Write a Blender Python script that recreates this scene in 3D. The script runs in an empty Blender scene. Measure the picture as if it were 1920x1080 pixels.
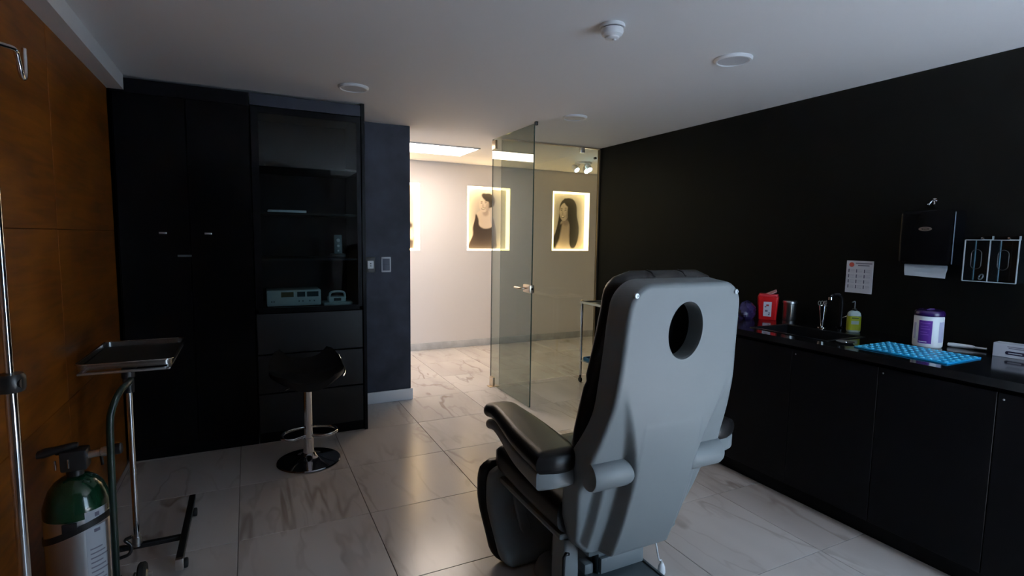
import bpy, bmesh, math, random
import numpy as np
from mathutils import Vector, Matrix
random.seed(7)
PI = math.pi
SC = bpy.context.scene
COL = SC.collection
# ------------------------------------------------------------------ camera
cam_d = bpy.data.cameras.new('camera'); cam_o = bpy.data.objects.new('camera', cam_d); COL.objects.link(cam_o)
cam_d.sensor_width = 36; cam_d.lens = 999.66 / 1920 * 36; cam_d.clip_start = .02
_yaw, _pit, _rol = .460130592, .0946328803, .0140646576
_F = Vector((math.sin(_yaw)*math.cos(_pit), math.cos(_yaw)*math.cos(_pit), -math.sin(_pit)))
_r = Vector((math.cos(_yaw), -math.sin(_yaw), 0)); _u = _r.cross(_F)
_R = math.cos(_rol)*_r + math.sin(_rol)*_u; _U = -math.sin(_rol)*_r + math.cos(_rol)*_u
_m = Matrix((( _R.x, _U.x, -_F.x, .079167), (_R.y, _U.y, -_F.y, -3.248778), (_R.z, _U.z, -_F.z, 1.413121), (0, 0, 0, 1)))
cam_o.matrix_world = _m
SC.camera = cam_o
# ------------------------------------------------------------------ sky, exposure
SKY = 11.0; SUN = 215.0
w = bpy.data.worlds.new('overcast_sky'); SC.world = w; w.use_nodes = True
bg = w.node_tree.nodes['Background']; bg.inputs[0].default_value = (.56, .76, 1.0, 1); bg.inputs[1].default_value = SKY
SC.view_settings.view_transform = 'Standard'; SC.view_settings.look = 'None'
SC.view_settings.exposure = 0.0; SC.view_settings.gamma = 1; SC.view_settings.use_curve_mapping = False
SC.cycles.use_denoising = True
SC.cycles.max_bounces = 10; SC.cycles.transparent_max_bounces = 16; SC.cycles.caustics_reflective = False; SC.cycles.caustics_refractive = False
SC.cycles.sample_clamp_indirect = 6
PANEL_L, NICHE_L, SPOT_L = 19.0, 13.0, 130.0
# daylight window in the wall behind the camera (a portal only guides sampling of the sky)
WX0, WX1, WZ0, WZ1, WY = 1.95, 3.25, .10, 2.10, -4.15
pl = bpy.data.lights.new('window_portal', 'AREA'); pl.shape = 'RECTANGLE'; pl.size = WX1-WX0; pl.size_y = WZ1-WZ0
pl.cycles.is_portal = True
po = bpy.data.objects.new('window_portal', pl); COL.objects.link(po)
po.location = ((WX0+WX1)/2, WY-.05, (WZ0+WZ1)/2); po.rotation_euler = (PI/2, 0, 0)

sd = bpy.data.lights.new('sun', 'SUN'); sd.energy = SUN; sd.angle = .02; sd.color = (.80, .875, 1.0)
so = bpy.data.objects.new('sun', sd); COL.objects.link(so); so.location = (3, -8, 8)
so.rotation_euler = Vector((-.12, math.cos(math.radians(64)), -math.sin(math.radians(64)))).to_track_quat('-Z', 'Y').to_euler()
# ------------------------------------------------------------------ materials
MATS = {}
def mat(name, col, rough=.5, metal=0., spec=.5, emit=None, es=0., coat=0., trans=0., ior=1.45, bump=0., bscale=60., var=0., vscale=6.):
    if name in MATS: return MATS[name]
    m = bpy.data.materials.new(name); m.use_nodes = True; nt = m.node_tree; p = nt.nodes['Principled BSDF']
    p.inputs['Base Color'].default_value = (*col, 1); p.inputs['Roughness'].default_value = rough; p.inputs['Metallic'].default_value = metal
    p.inputs['Specular IOR Level'].default_value = spec; p.inputs['Coat Weight'].default_value = coat; p.inputs['IOR'].default_value = ior
    p.inputs['Transmission Weight'].default_value = trans
    if emit: p.inputs['Emission Color'].default_value = (*emit, 1); p.inputs['Emission Strength'].default_value = es
    if bump or var:
        tc = nt.nodes.new('ShaderNodeTexCoord'); n = nt.nodes.new('ShaderNodeTexNoise'); nt.links.new(tc.outputs['Object'], n.inputs['Vector'])
        n.inputs['Detail'].default_value = 4
        if bump:
            n.inputs['Scale'].default_value = bscale
            b = nt.nodes.new('ShaderNodeBump'); b.inputs['Strength'].default_value = bump; b.inputs['Distance'].default_value = .002
            nt.links.new(n.outputs['Fac'], b.inputs['Height']); nt.links.new(b.outputs['Normal'], p.inputs['Normal'])
        if var:
            n2 = nt.nodes.new('ShaderNodeTexNoise'); nt.links.new(tc.outputs['Object'], n2.inputs['Vector']); n2.inputs['Scale'].default_value = vscale; n2.inputs['Detail'].default_value = 5
            r = nt.nodes.new('ShaderNodeValToRGB'); nt.links.new(n2.outputs['Fac'], r.inputs['Fac'])
            r.color_ramp.elements[0].position = .3; r.color_ramp.elements[1].position = .7
            r.color_ramp.elements[0].color = (*[max(0, c*(1-var)) for c in col], 1); r.color_ramp.elements[1].color = (*[c*(1+var) for c in col], 1)
            nt.links.new(r.outputs['Color'], p.inputs['Base Color'])
    MATS[name] = m; return m

def pane_mat(name, tint, gloss=1.0, rough=.0, ior=1.5):
    """thin clear or tinted pane: transparent body with a Fresnel reflection on the surface"""
    if name in MATS: return MATS[name]
    m = bpy.data.materials.new(name); m.use_nodes = True; nt = m.node_tree; nt.nodes.clear()
    out = nt.nodes.new('ShaderNodeOutputMaterial'); mix = nt.nodes.new('ShaderNodeMixShader')
    t = nt.nodes.new('ShaderNodeBsdfTransparent'); t.inputs[0].default_value = (*tint, 1)
    g = nt.nodes.new('ShaderNodeBsdfGlossy'); g.inputs['Roughness'].default_value = rough; g.inputs[0].default_value = (gloss, gloss, gloss, 1)
    lw = nt.nodes.new('ShaderNodeLayerWeight'); lw.inputs[0].default_value = .5
    pw = nt.nodes.new('ShaderNodeMath'); pw.operation = 'POWER'; nt.links.new(lw.outputs['Facing'], pw.inputs[0]); pw.inputs[1].default_value = 5
    f = nt.nodes.new('ShaderNodeMath'); f.operation = 'MULTIPLY_ADD'; nt.links.new(pw.outputs[0], f.inputs[0]); f.inputs[1].default_value = .96; f.inputs[2].default_value = .04
    nt.links.new(f.outputs[0], mix.inputs[0]); nt.links.new(t.outputs[0], mix.inputs[1]); nt.links.new(g.outputs[0], mix.inputs[2]); nt.links.new(mix.outputs[0], out.inputs[0])
    MATS[name] = m; return m

def tile_mat():
    m = bpy.data.materials.new('marble_tile'); m.use_nodes = True; nt = m.node_tree; N = nt.nodes; L = nt.links; p = N['Principled BSDF']
    tc = N.new('ShaderNodeTexCoord'); oi = N.new('ShaderNodeObjectInfo')
    off = N.new('ShaderNodeVectorMath'); off.operation = 'SCALE'; off.inputs[0].default_value = (37., 53., 71.); L.new(oi.outputs['Random'], off.inputs['Scale'])
    add = N.new('ShaderNodeVectorMath'); add.operation = 'ADD'; L.new(tc.outputs['Object'], add.inputs[0]); L.new(off.outputs[0], add.inputs[1])
    mp = N.new('ShaderNodeMapping'); L.new(add.outputs[0], mp.inputs[0]); mp.inputs['Rotation'].default_value = (0, 0, .45); mp.inputs['Scale'].default_value = (2.2, .62, 1)
    def vein(scale, width, detail, dist):
        n = N.new('ShaderNodeTexNoise'); L.new(mp.outputs[0], n.inputs['Vector']); n.inputs['Scale'].default_value = scale; n.inputs['Detail'].default_value = detail; n.inputs['Distortion'].default_value = dist
        s = N.new('ShaderNodeMath'); s.operation = 'SUBTRACT'; L.new(n.outputs['Fac'], s.inputs[0]); s.inputs[1].default_value = .5
        a = N.new('ShaderNodeMath'); a.operation = 'ABSOLUTE'; L.new(s.outputs[0], a.inputs[0])
        r = N.new('ShaderNodeMapRange'); r.interpolation_type = 'SMOOTHSTEP'; L.new(a.outputs[0], r.inputs[0]); r.inputs[1].default_value = 0; r.inputs[2].default_value = width; r.inputs[3].default_value = 1; r.inputs[4].default_value = 0
        return r.outputs[0]
    v1 = vein(1.0, .020, 4, .35); v2 = vein(1.9, .030, 3, .4)
    mk = N.new('ShaderNodeTexNoise'); L.new(mp.outputs[0], mk.inputs['Vector']); mk.inputs['Scale'].default_value = 1.7
    mr = N.new('ShaderNodeMapRange'); L.new(mk.outputs['Fac'], mr.inputs[0]); mr.inputs[1].default_value = .40; mr.inputs[2].default_value = .68
    m2 = N.new('ShaderNodeMath'); m2.operation = 'MULTIPLY'; L.new(v2, m2.inputs[0]); L.new(mr.outputs[0], m2.inputs[1])
    m3 = N.new('ShaderNodeMath'); m3.operation = 'MULTIPLY'; L.new(v1, m3.inputs[0]); L.new(mr.outputs[0], m3.inputs[1])
    mx = N.new('ShaderNodeMath'); mx.operation = 'MAXIMUM'; L.new(m3.outputs[0], mx.inputs[0])
    m4 = N.new('ShaderNodeMath'); m4.operation = 'MULTIPLY'; L.new(m2.outputs[0], m4.inputs[0]); m4.inputs[1].default_value = .38; L.new(m4.outputs[0], mx.inputs[1])
    cl = N.new('ShaderNodeTexNoise'); L.new(mp.outputs[0], cl.inputs['Vector']); cl.inputs['Scale'].default_value = 1.1
    rc = N.new('ShaderNodeValToRGB'); L.new(cl.outputs['Fac'], rc.inputs[0]); rc.color_ramp.elements[0].color = (.50, .455, .43, 1); rc.color_ramp.elements[1].color = (.64, .60, .575, 1); rc.color_ramp.elements[0].position = .3; rc.color_ramp.elements[1].position = .65
    mc = N.new('ShaderNodeMix'); mc.data_type = 'RGBA'; sc_ = N.new('ShaderNodeMath'); sc_.operation = 'MULTIPLY'; L.new(mx.outputs[0], sc_.inputs[0]); sc_.inputs[1].default_value = .62; L.new(sc_.outputs[0], mc.inputs['Factor'])
    L.new(rc.outputs[0], mc.inputs['A']); mc.inputs['B'].default_value = (.20, .14, .10, 1)
    L.new(mc.outputs['Result'], p.inputs['Base Color']); p.inputs['Roughness'].default_value = .22; p.inputs['Specular IOR Level'].default_value = .45
    return m

def wood_mat():
    m = bpy.data.materials.new('orange_wood'); m.use_nodes = True; nt = m.node_tree; N = nt.nodes; L = nt.links; p = N['Principled BSDF']
    tc = N.new('ShaderNodeTexCoord'); oi = N.new('ShaderNodeObjectInfo')
    off = N.new('ShaderNodeVectorMath'); off.operation = 'SCALE'; off.inputs[0].default_value = (3., 7., 5.); L.new(oi.outputs['Random'], off.inputs['Scale'])
    add = N.new('ShaderNodeVectorMath'); add.operation = 'ADD'; L.new(tc.outputs['Object'], add.inputs[0]); L.new(off.outputs[0], add.inputs[1])
    mp = N.new('ShaderNodeMapping'); L.new(add.outputs[0], mp.inputs[0]); mp.inputs['Scale'].default_value = (1, 1.1, 13)
    n = N.new('ShaderNodeTexNoise'); L.new(mp.outputs[0], n.inputs[0]); n.inputs['Scale'].default_value = 2.2; n.inputs['Detail'].default_value = 7; n.inputs['Distortion'].default_value = .8
    n2 = N.new('ShaderNodeTexNoise'); mp2 = N.new('ShaderNodeMapping'); L.new(add.outputs[0], mp2.inputs[0]); mp2.inputs['Scale'].default_value = (1, 2, 3.2); L.new(mp2.outputs[0], n2.inputs[0]); n2.inputs['Scale'].default_value = 1.6; n2.inputs['Detail'].default_value = 3
    a = N.new('ShaderNodeMath'); a.operation = 'ADD'; L.new(n.outputs['Fac'], a.inputs[0]); L.new(n2.outputs['Fac'], a.inputs[1])
    h = N.new('ShaderNodeMath'); h.operation = 'MULTIPLY'; L.new(a.outputs[0], h.inputs[0]); h.inputs[1].default_value = .5
    r = N.new('ShaderNodeValToRGB'); L.new(h.outputs[0], r.inputs[0]); r.color_ramp.elements[0].position = .30; r.color_ramp.elements[1].position = .64
    r.color_ramp.elements[0].color = (.050, .0115, .0008, 1); r.color_ramp.elements[1].color = (.215, .062, .0035, 1)
    L.new(r.outputs[0], p.inputs['Base Color']); p.inputs['Roughness'].default_value = .42; p.inputs['Specular IOR Level'].default_value = .3
    return m

M_TILE = tile_mat(); M_WOOD = wood_mat()
M_GROUT = mat('grout', (.17, .15, .14), .9)
M_CEIL = mat('ceiling_paint', (.86, .845, .84), .85, bump=.05, bscale=90)
M_WHITE = mat('white_paint', (.78, .77, .76), .7, bump=.04)
M_REAR = mat('grey_wall_paint', (.14, .14, .15), .8)
M_CORR = mat('corridor_paint', (.74, .70, .68), .75, bump=.04)
M_NAVY = mat('slate_blue_paint', (.026, .030, .045), .6, spec=.3, bump=.1, bscale=40, var=.35, vscale=6)
M_BLKW = mat('black_wall_paint', (.0035, .0035, .003), .5, spec=.10, bump=.08, bscale=120)
M_BLK = mat('black_laminate', (.0035, .0035, .0045), .38, spec=.10)
M_BLKG = mat('black_gloss_laminate', (.0025, .0025, .003), .2, spec=.10)
M_CTOP = mat('black_worktop', (.008, .008, .009), .10, spec=.5)
M_BASEB = mat('grey_marble_baseboard', (.52, .52, .52), .35, var=.15, vscale=9)
M_BBW = mat('white_baseboard', (.68, .68, .70), .4)
M_CHROME = mat('chrome', (.80, .81, .83), .09, 1.)
M_STEEL = mat('brushed_steel', (.62, .62, .62), .28, 1.)
M_ALU = mat('aluminium', (.66, .67, .69), .34, 1.)
M_BRASS = mat('satin_brass', (.62, .50, .36), .32, 1.)
M_VINYL = mat('black_vinyl', (.007, .0065, .007), .36, spec=.26, bump=.12, bscale=240)
M_SHELL = mat('grey_shell_plastic', (.174, .194, .202), .42, spec=.28)
M_SHELLD = mat('dark_grey_metal', (.12, .145, .155), .4, .2)
M_PLASTW = mat('white_plastic', (.84, .84, .85), .4)
M_LAMPD = mat('lamp_diffuser', (.62, .62, .64), .5)
M_BLKP = mat('black_plastic', (.012, .012, .013), .35)
M_RUB = mat('black_rubber', (.014, .014, .014), .7)
M_PAPER = mat('paper', (.72, .70, .74), .8)
M_INK = mat('ink', (.16, .15, .20), .8)

# ------------------------------------------------------------------ mesh helpers
def link(name, me, m=None, parent=None, smooth=0):
    o = bpy.data.objects.new(name, me); COL.objects.link(o)
    if m is not None and len(me.materials) == 0: me.materials.append(m)
    if smooth:
        me.polygons.foreach_set('use_smooth', [True]*len(me.polygons)); me.set_sharp_from_angle(angle=math.radians(smooth))
    if parent: o.parent = parent
    return o
def fin(name, bm, m, parent=None, smooth=0):
    bmesh.ops.recalc_face_normals(bm, faces=bm.faces)
    me = bpy.data.meshes.new(name); bm.to_mesh(me); bm.free(); return link(name, me, m, parent, smooth)
def add_box(bm, lo, hi, bev=0, seg=2):
    c = [(a+b)/2 for a, b in zip(lo, hi)]; s = [abs(b-a) for a, b in zip(lo, hi)]
    r = bmesh.ops.create_cube(bm, size=1, matrix=Matrix.Translation(c) @ Matrix.Diagonal((*s, 1)))
    if bev:
        es = {e for v in r['verts'] for e in v.link_edges}
        bmesh.ops.bevel(bm, geom=list(es), offset=min(bev, min(s)*.49), segments=seg, profile=.5, affect='EDGES')
def box(name, lo, hi, m, parent=None, bev=0, seg=2):
    bm = bmesh.new(); add_box(bm, lo, hi, bev, seg); return fin(name, bm, m, parent, 35 if bev else 0)
def boxes(name, lst, m, parent=None, bev=0):
    bm = bmesh.new()
    for lo, hi in lst: add_box(bm, lo, hi, bev)
    return fin(name, bm, m, parent, 35 if bev else 0)
def rings_mesh(bm, rings, cap0=True, cap1=True, close=True):
    vs = [[bm.verts.new(p) for p in r] for r in rings]; n = len(vs[0])
    for a, b in zip(vs, vs[1:]):
        for i in range(n if close else n-1):
            j = (i+1) % n
            try: bm.faces.new((a[i], a[j], b[j], b[i]))
            except ValueError: pass
    if cap0 and close: bm.faces.new(list(reversed(vs[0])))
    if cap1 and close: bm.faces.new(vs[-1])
def loft(name, rings, m, parent=None, smooth=50, cap0=True, cap1=True):
    bm = bmesh.new(); rings_mesh(bm, rings, cap0, cap1); return fin(name, bm, m, parent, smooth)
def lathe_rings(prof, c=(0, 0, 0), axis='z', seg=32):
    c = Vector(c); out = []
    for r, h in prof:
        ring = []
        for i in range(seg):
            a = 2*PI*i/seg; ca, sa = r*math.cos(a), r*math.sin(a)
            ring.append(c + (Vector((ca, sa, h)) if axis == 'z' else Vector((h, ca, sa)) if axis == 'x' else Vector((sa, h, ca))))
        out.append(ring)
    return out
def lathe(name, prof, m, parent=None, c=(0, 0, 0), axis='z', seg=32, smooth=35):
    return loft(name, lathe_rings([(max(r, 1e-4), h) for r, h in prof], c, axis, seg), m, parent, smooth)
def catmull(pts, n=6, closed=False):
    P = [Vector(p) for p in pts]; out = []; k = len(P)
    for i in range(k if closed else k-1):
        p1, p2 = P[i], P[(i+1) % k]
        p0 = P[i-1] if (i > 0 or closed) else p1*2-p2
        p3 = P[(i+2) % k] if (i+2 < k or closed) else p2*2-p1
        for j in range(n):
            t = j/n; out.append(.5*((2*p1)+(-p0+p2)*t+(2*p0-5*p1+4*p2-p3)*t*t+(-p0+3*p1-3*p2+p3)*t**3))
    if not closed: out.append(P[-1])
    return out
def tube_rings(pts, r, seg=12, flat=None):
    P = [Vector(p) for p in pts]; rr = r if isinstance(r, (list, tuple)) else [r]*len(P)
    T = [(P[min(i+1, len(P)-1)]-P[max(i-1, 0)]).normalized() for i in range(len(P))]
    up = Vector((0, 0, 1)) if abs(T[0].z) < .9 else Vector((1, 0, 0))
    n = (up - T[0]*up.dot(T[0])).normalized(); out = []
    for i, p in enumerate(P):
        n = (n - T[i]*n.dot(T[i])).normalized(); b = T[i].cross(n)
        out.append([p + rr[i]*(math.cos(2*PI*k/seg)*n + math.sin(2*PI*k/seg)*b) for k in range(seg)])
    return out
def tube(name, pts, r, m, parent=None, seg=12, smooth=60):
    return loft(name, tube_rings(pts, r, seg), m, parent, smooth)
def rrect(hw, hh, r, n=5):
    r = min(r, hw*.999, hh*.999); out = []
    for cx, cy, a0 in ((hw-r, hh-r, 0), (-hw+r, hh-r, PI/2), (-hw+r, -hh+r, PI), (hw-r, -hh+r, 1.5*PI)):
        for k in range(n+1):
            a = a0 + PI/2*k/n; out.append((cx + r*math.cos(a), cy + r*math.sin(a)))
    return out
def plate(name, outline, lo, hi, m, parent=None, axis='z', bev=0, smooth=35):
    """prism of a 2-D outline; axis names the extrusion direction, outline in the two other axes (in xyz order)"""
    def P(u, v, h): return {'z': (u, v, h), 'y': (u, h, v), 'x': (h, u, v)}[axis]
    cu = sum(p[0] for p in outline)/len(outline); cv = sum(p[1] for p in outline)/len(outline)
    def ins(d):
        o = []
        for u, v in outline:
            L = math.hypot(u-cu, v-cv) or 1; o.append((u-(u-cu)/L*d, v-(v-cv)/L*d))
        return o
    st = [(0, lo), (0, hi)] if not bev else [(bev, lo), (bev*.3, lo+bev*.3), (0, lo+bev), (0, hi-bev), (bev*.3, hi-bev*.3), (bev, hi)]
    return loft(name, [[P(u, v, h) for u, v in ins(d)] for d, h in st], m, parent, smooth)
def thing(name, label, cat, loc=(0, 0, 0), rz=0, group=None):
    o = bpy.data.objects.new(name, None); COL.objects.link(o); o.empty_display_size = .1
    o.location = loc; o.rotation_euler = (0, 0, rz); o['label'] = label; o['category'] = cat
    if group: o['group'] = group
    return o
def tag(o, label, cat, group=None):
    o['label'] = label; o['category'] = cat
    if group: o['group'] = group
    return o
def struct(o): o['kind'] = 'structure'; return o

# ------------------------------------------------------------------ the setting
H, W, LX = 2.32, 3.31, -.62
CY0, CY1 = 1.24, 3.10          # corridor near / far faces
floor = struct(boxes('floor', [((LX-.1, WY-.2, -.06), (W+.12, 1.2, -.004)), ((-1.3, 1.2, -.06), (5.6, CY1+.02, -.004))], M_GROUT))
floor['label'] = 'pale veined marble floor tiles with thin dark joints'
_tm = {}
def tile(x0, x1, y0, y1):
    s = (round(x1-x0, 3), round(y1-y0, 3))
    if s not in _tm:
        bm = bmesh.new(); hx, hy = s[0]/2-.0015, s[1]/2-.0015; b = .0012
        rings_mesh(bm, [[(-hx, -hy, -.005), (hx, -hy, -.005), (hx, hy, -.005), (-hx, hy, -.005)], [(-hx, -hy, -b), (hx, -hy, -b), (hx, hy, -b), (-hx, hy, -b)], [(-hx+b, -hy+b, 0), (hx-b, -hy+b, 0), (hx-b, hy-b, 0), (-hx+b, hy-b, 0)]])
        bmesh.ops.recalc_face_normals(bm, faces=bm.faces); me = bpy.data.meshes.new('tile'); bm.to_mesh(me); bm.free(); me.materials.append(M_TILE); _tm[s] = me
    o = bpy.data.objects.new('tile', _tm[s]); COL.objects.link(o); o.parent = floor; o.location = ((x0+x1)/2, (y0+y1)/2, 0)
for j in range(-9, 6):
    ya, yb = max(WY, j*.6), min(CY1, j*.6+.6)
    xa, xb = (LX, W) if j < 2 else (-1.2, 5.5)
    for i in range(-3, 10):
        a, b = max(xa, i*.6), min(xb, i*.6+.6)
        if b-a > .01 and yb-ya > .01: tile(a, b, ya, yb)
struct(boxes('ceiling', [((LX-.1, WY-.2, H), (W+.12, CY0, H+.1)), ((-1.3, CY0, H), (5.6, CY1+.3, H+.1))], M_CEIL))
# left wall: wood panels on a dark backing
wl = struct(box('wall_left', (LX-.1, WY-.2, 0), (LX-.014, CY0, H), M_BLKW)); wl['label'] = 'left wall clad in orange brown wood panels'
for ya, yb in ((-3.44, -2.0), (-2.0, -.443), (-.443, .60)):
    for za, zb in ((.0, .70), (.70, 1.42), (1.42, H)):
        cy, cz = (ya+yb)/2, (za+zb)/2
        o = box('panel', (-.012, ya-cy+.0008, za-cz+.0008), (0, yb-cy-.0008, zb-cz-.0008), M_WOOD, wl, .0012, 1); o.location = (LX, cy, cz)
struct(box('trim_1', (LX-.012, -3.44, 2.235), (-.54, .612, H), M_WHITE))['label'] = 'white soffit running along the top of the wood wall'
struct(box('wall_right', (W, WY-.2, 0), (W+.12, 1.34, H), M_BLKW))['label'] = 'black painted wall behind the worktop'
# divider wall with the switches, behind the black cabinets
struct(boxes('wall_divider', [((LX-.1, 1.20, 0), (1.315, 1.36, H)), ], M_NAVY))['label'] = 'slate blue wall between the black cabinet and the doorway'
struct(box('baseboard_divider', (.835, 1.183, 0), (1.33, 1.20, .098), M_BBW, None, .004))
# corridor
NX = [(1.363, 1.963), (2.58, 3.18), (3.83, 4.43)]; NZ0, NZ1, ND = 1.24, 2.05, .12
wb = [((-1.3, CY1, 0), (5.6, CY1+ND, NZ0)), ((-1.3, CY1, NZ1), (5.6, CY1+ND, H))]
xs = [-1.3] + [v for n in NX for v in n] + [5.6]
for a, b in zip(xs[::2], xs[1::2]): wb.append(((a, CY1, NZ0), (b, CY1+ND, NZ1)))
wb.append(((-1.3, CY1+ND, 0), (5.6, CY1+ND+.08, H)))
struct(boxes('wall_back', wb, M_CORR))['label'] = 'pale corridor wall with three recessed picture niches'
struct(box('baseboard_back', (-1.3, CY1-.012, 0), (5.6, CY1, .09), M_BASEB, None, .003))
struct(box('wall_corridor_west', (-1.3, 1.36, 0), (-1.2, CY1, H), M_CORR)); struct(box('wall_corridor_east', (5.5, 1.2, 0), (5.6, CY1, H), M_CORR))
struct(box('wall_corridor_south', (W+.12, 1.22, 0), (5.6, 1.34, H), M_CORR))
# behind the camera: unseen return wall added to shade the left, window wall
PX = 1.15
struct(boxes('wall_light_block', [((LX, -3.56, 0), (PX, -3.44, H)), ((PX-.12, WY, 0), (PX, -3.56, H))], M_REAR))
struct(boxes('wall_window', [((PX-.12, WY-.2, 0), (W, WY, WZ0)), ((PX-.12, WY-.2, WZ1), (W, WY, H)), ((PX-.12, WY-.2, WZ0), (WX0, WY, WZ1)), ((WX1, WY-.2, WZ0), (W, WY, WZ1))], M_REAR))
wn = struct(boxes('window_1', [((WX0, WY-.12, WZ0), (WX1, WY-.07, WZ0+.05)), ((WX0, WY-.12, WZ1-.05), (WX1, WY-.07, WZ1)), ((WX0, WY-.12, WZ0), (WX0+.05, WY-.07, WZ1)), ((WX1-.05, WY-.12, WZ0), (WX1, WY-.07, WZ1)), (((WX0+WX1)/2-.025, WY-.12, WZ0), ((WX0+WX1)/2+.025, WY-.07, WZ1))], M_ALU))
box('pane', (WX0+.04, WY-.1, WZ0+.04), (WX1-.04, WY-.094, WZ1-.04), pane_mat('clear_pane', (.97, .98, .98)), wn)

struct(box('floor_bounce', (-4, -12, -.12), (9, WY-.2, -.06), mat('bounce_stone', (.45, .46, .48), .9, var=.1)))['label'] = 'unseen pale ground added outside the window to bounce light up'  # unseen ground added so that sunlight bounces up onto the ceiling
# ------------------------------------------------------------------ picture niches
def sstep(a, b, x):
    t = min(1, max(0, (x-a)/(b-a))); return t*t*(3-2*t)
def ell(x, y, cx, cy, rx, ry, rot=0, soft=.05):
    dx, dy = x-cx, y-cy; c, s = math.cos(rot), math.sin(rot); u, v = (c*dx+s*dy)/rx, (-s*dx+c*dy)/ry
    return 1-sstep(1-soft, 1+soft, math.hypot(u, v))
def poly(x, y, P, soft=.012):
    ins = False; d = 9; n = len(P)
    for i in range(n):
        x1, y1 = P[i]; x2, y2 = P[(i+1) % n]
        if (y1 > y) != (y2 > y) and x < (x2-x1)*(y-y1)/(y2-y1)+x1: ins = not ins
        t = max(0, min(1, ((x-x1)*(x2-x1)+(y-y1)*(y2-y1))/((x2-x1)**2+(y2-y1)**2+1e-12)))
        d = min(d, math.hypot(x-x1-t*(x2-x1), y-y1-t*(y2-y1)))
    return sstep(-soft, soft, d if ins else -d)
HAIR, SKIN, SHD, DARK, LIP = (.010, .007, .007), (.42, .37, .355), (.16, .13, .125), (.022, .014, .016), (.06, .035, .034)
PR = .85
def over(c, a, k): return tuple(c[i]*(1-a)+k[i]*a for i in range(3))
def smooth_poly(P, n=5): return [(p.x, p.y) for p in catmull([(a, b, 0) for a, b in P], n, True)]
PB = dict(
 body=smooth_poly([(.30, .60), (.22, .50), (.14, .36), (.17, .25), (.12, .02), (.74, .02), (.76, .18), (.70, .34), (.62, .46), (.60, .62), (.46, .66)]),
 top=smooth_poly([(.27, .58), (.33, .50), (.35, .40), (.46, .35), (.60, .36), (.66, .40), (.68, .52), (.74, .36), (.76, .16), (.72, .02), (.12, .02), (.20, .24), (.20, .36), (.24, .48)]),
 hair3=smooth_poly([(.50, .90), (.66, .89), (.76, .78), (.78, .60), (.84, .40), (.82, .20), (.74, .06), (.64, .04), (.58, .14), (.60, .36), (.52, .52), (.34, .50), (.28, .34), (.20, .12), (.08, .02), (.10, .14), (.22, .38), (.28, .60), (.30, .78), (.38, .87)]),
 neck3=smooth_poly([(.36, .50), (.56, .56), (.62, .38), (.74, .28), (.92, .22), (.98, .02), (.02, .02), (.03, .12), (.16, .24), (.32, .34)]),
)
def paint(kind, u, v):
    bgc = (.34, .325, .335); c = over(bgc, .35*ell(u, v, .5, .5, .7, .6, 0, .6), (.32, .305, .31))
    if kind == 2:
        c = over(c, poly(u, v, PB['body']), SKIN); c = over(c, .6*ell(u, v, .50, .60, .07, .05, 0, .5), SHD)
        c = over(c, poly(u, v, PB['top']), DARK)
        c = over(c, ell(u, v, .57, .80, .155, .115, -.1), HAIR)
        c = over(c, ell(u, v, .46, .735, .115, .125, -.25), SKIN); c = over(c, .5*ell(u, v, .55, .70, .05, .08, -.2, .5), SHD)
        c = over(c, ell(u, v, .53, .845, .135, .055, -.35, .15), HAIR); c = over(c, ell(u, v, .655, .79, .055, .08, 0, .2), HAIR)
        for a, b, rx, ry, k in ((.40, .755, .022, .008, HAIR), (.50, .765, .024, .008, HAIR), (.40, .778, .026, .006, HAIR), (.50, .79, .028, .006, HAIR)): c = over(c, .8*ell(u, v, a, b, rx, ry, .15, .4), k)
        c = over(c, .5*ell(u, v, .435, .715, .018, .03, 0, .6), SHD); c = over(c, .8*ell(u, v, .445, .672, .05, .018, .15, .2), LIP); c = over(c, ell(u, v, .445, .675, .038, .008, .15, .3), (.75, .68, .6))
    elif kind == 3:
        c = over(c, ell(u, v, .54, .76, .20, .15), HAIR)
        c = over(c, poly(u, v, PB['neck3']), (.36, .30, .275)); c = over(c, .7*ell(u, v, .47, .50, .09, .07, 0, .5), SHD)
        c = over(c, poly(u, v, PB['hair3']), HAIR)
        c = over(c, ell(u, v, .42, .665, .125, .155, -.12), SKIN); c = over(c, .55*ell(u, v, .52, .62, .05, .12, -.1, .5), SHD)
        c = over(c, ell(u, v, .52, .82, .13, .06, -.5, .15), HAIR); c = over(c, ell(u, v, .56, .68, .045, .16, 0, .25), HAIR)
        for a, b, rx, ry, k in ((.345, .695, .024, .009, HAIR), (.455, .70, .028, .009, HAIR), (.345, .72, .03, .006, HAIR), (.455, .73, .032, .006, HAIR)): c = over(c, .85*ell(u, v, a, b, rx, ry, .08, .4), k)
        c = over(c, .5*ell(u, v, .375, .645, .02, .04, 0, .6), SHD); c = over(c, .8*ell(u, v, .39, .585, .055, .02, .12, .2), LIP); c = over(c, ell(u, v, .388, .59, .042, .009, .12, .3), (.75, .68, .6))
        c = over(c, poly(u, v, [(.30, .46), (.37, .46), (.30, .20), (.19, .03), (.10, .05), (.22, .25)], .03), HAIR); c = over(c, poly(u, v, [(.58, .5), (.76, .5), (.80, .25), (.72, .05), (.63, .06), (.57, .25)], .03), HAIR)
    else:
        c = over(c, ell(u, v, .52, .78, .16, .15), HAIR); c = over(c, ell(u, v, .50, .73, .11, .14), SKIN)
        c = over(c, poly(u, v, [(.15, .02), (.22, .42), (.42, .55), (.62, .55), (.80, .44), (.90, .40), (.93, .22), (.92, .02)], .03), DARK)
        c = over(c, poly(u, v, [(.70, .30), (.90, .34), (.94, .22), (.90, .16), (.72, .18)], .03), SKIN)
    return c
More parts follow.
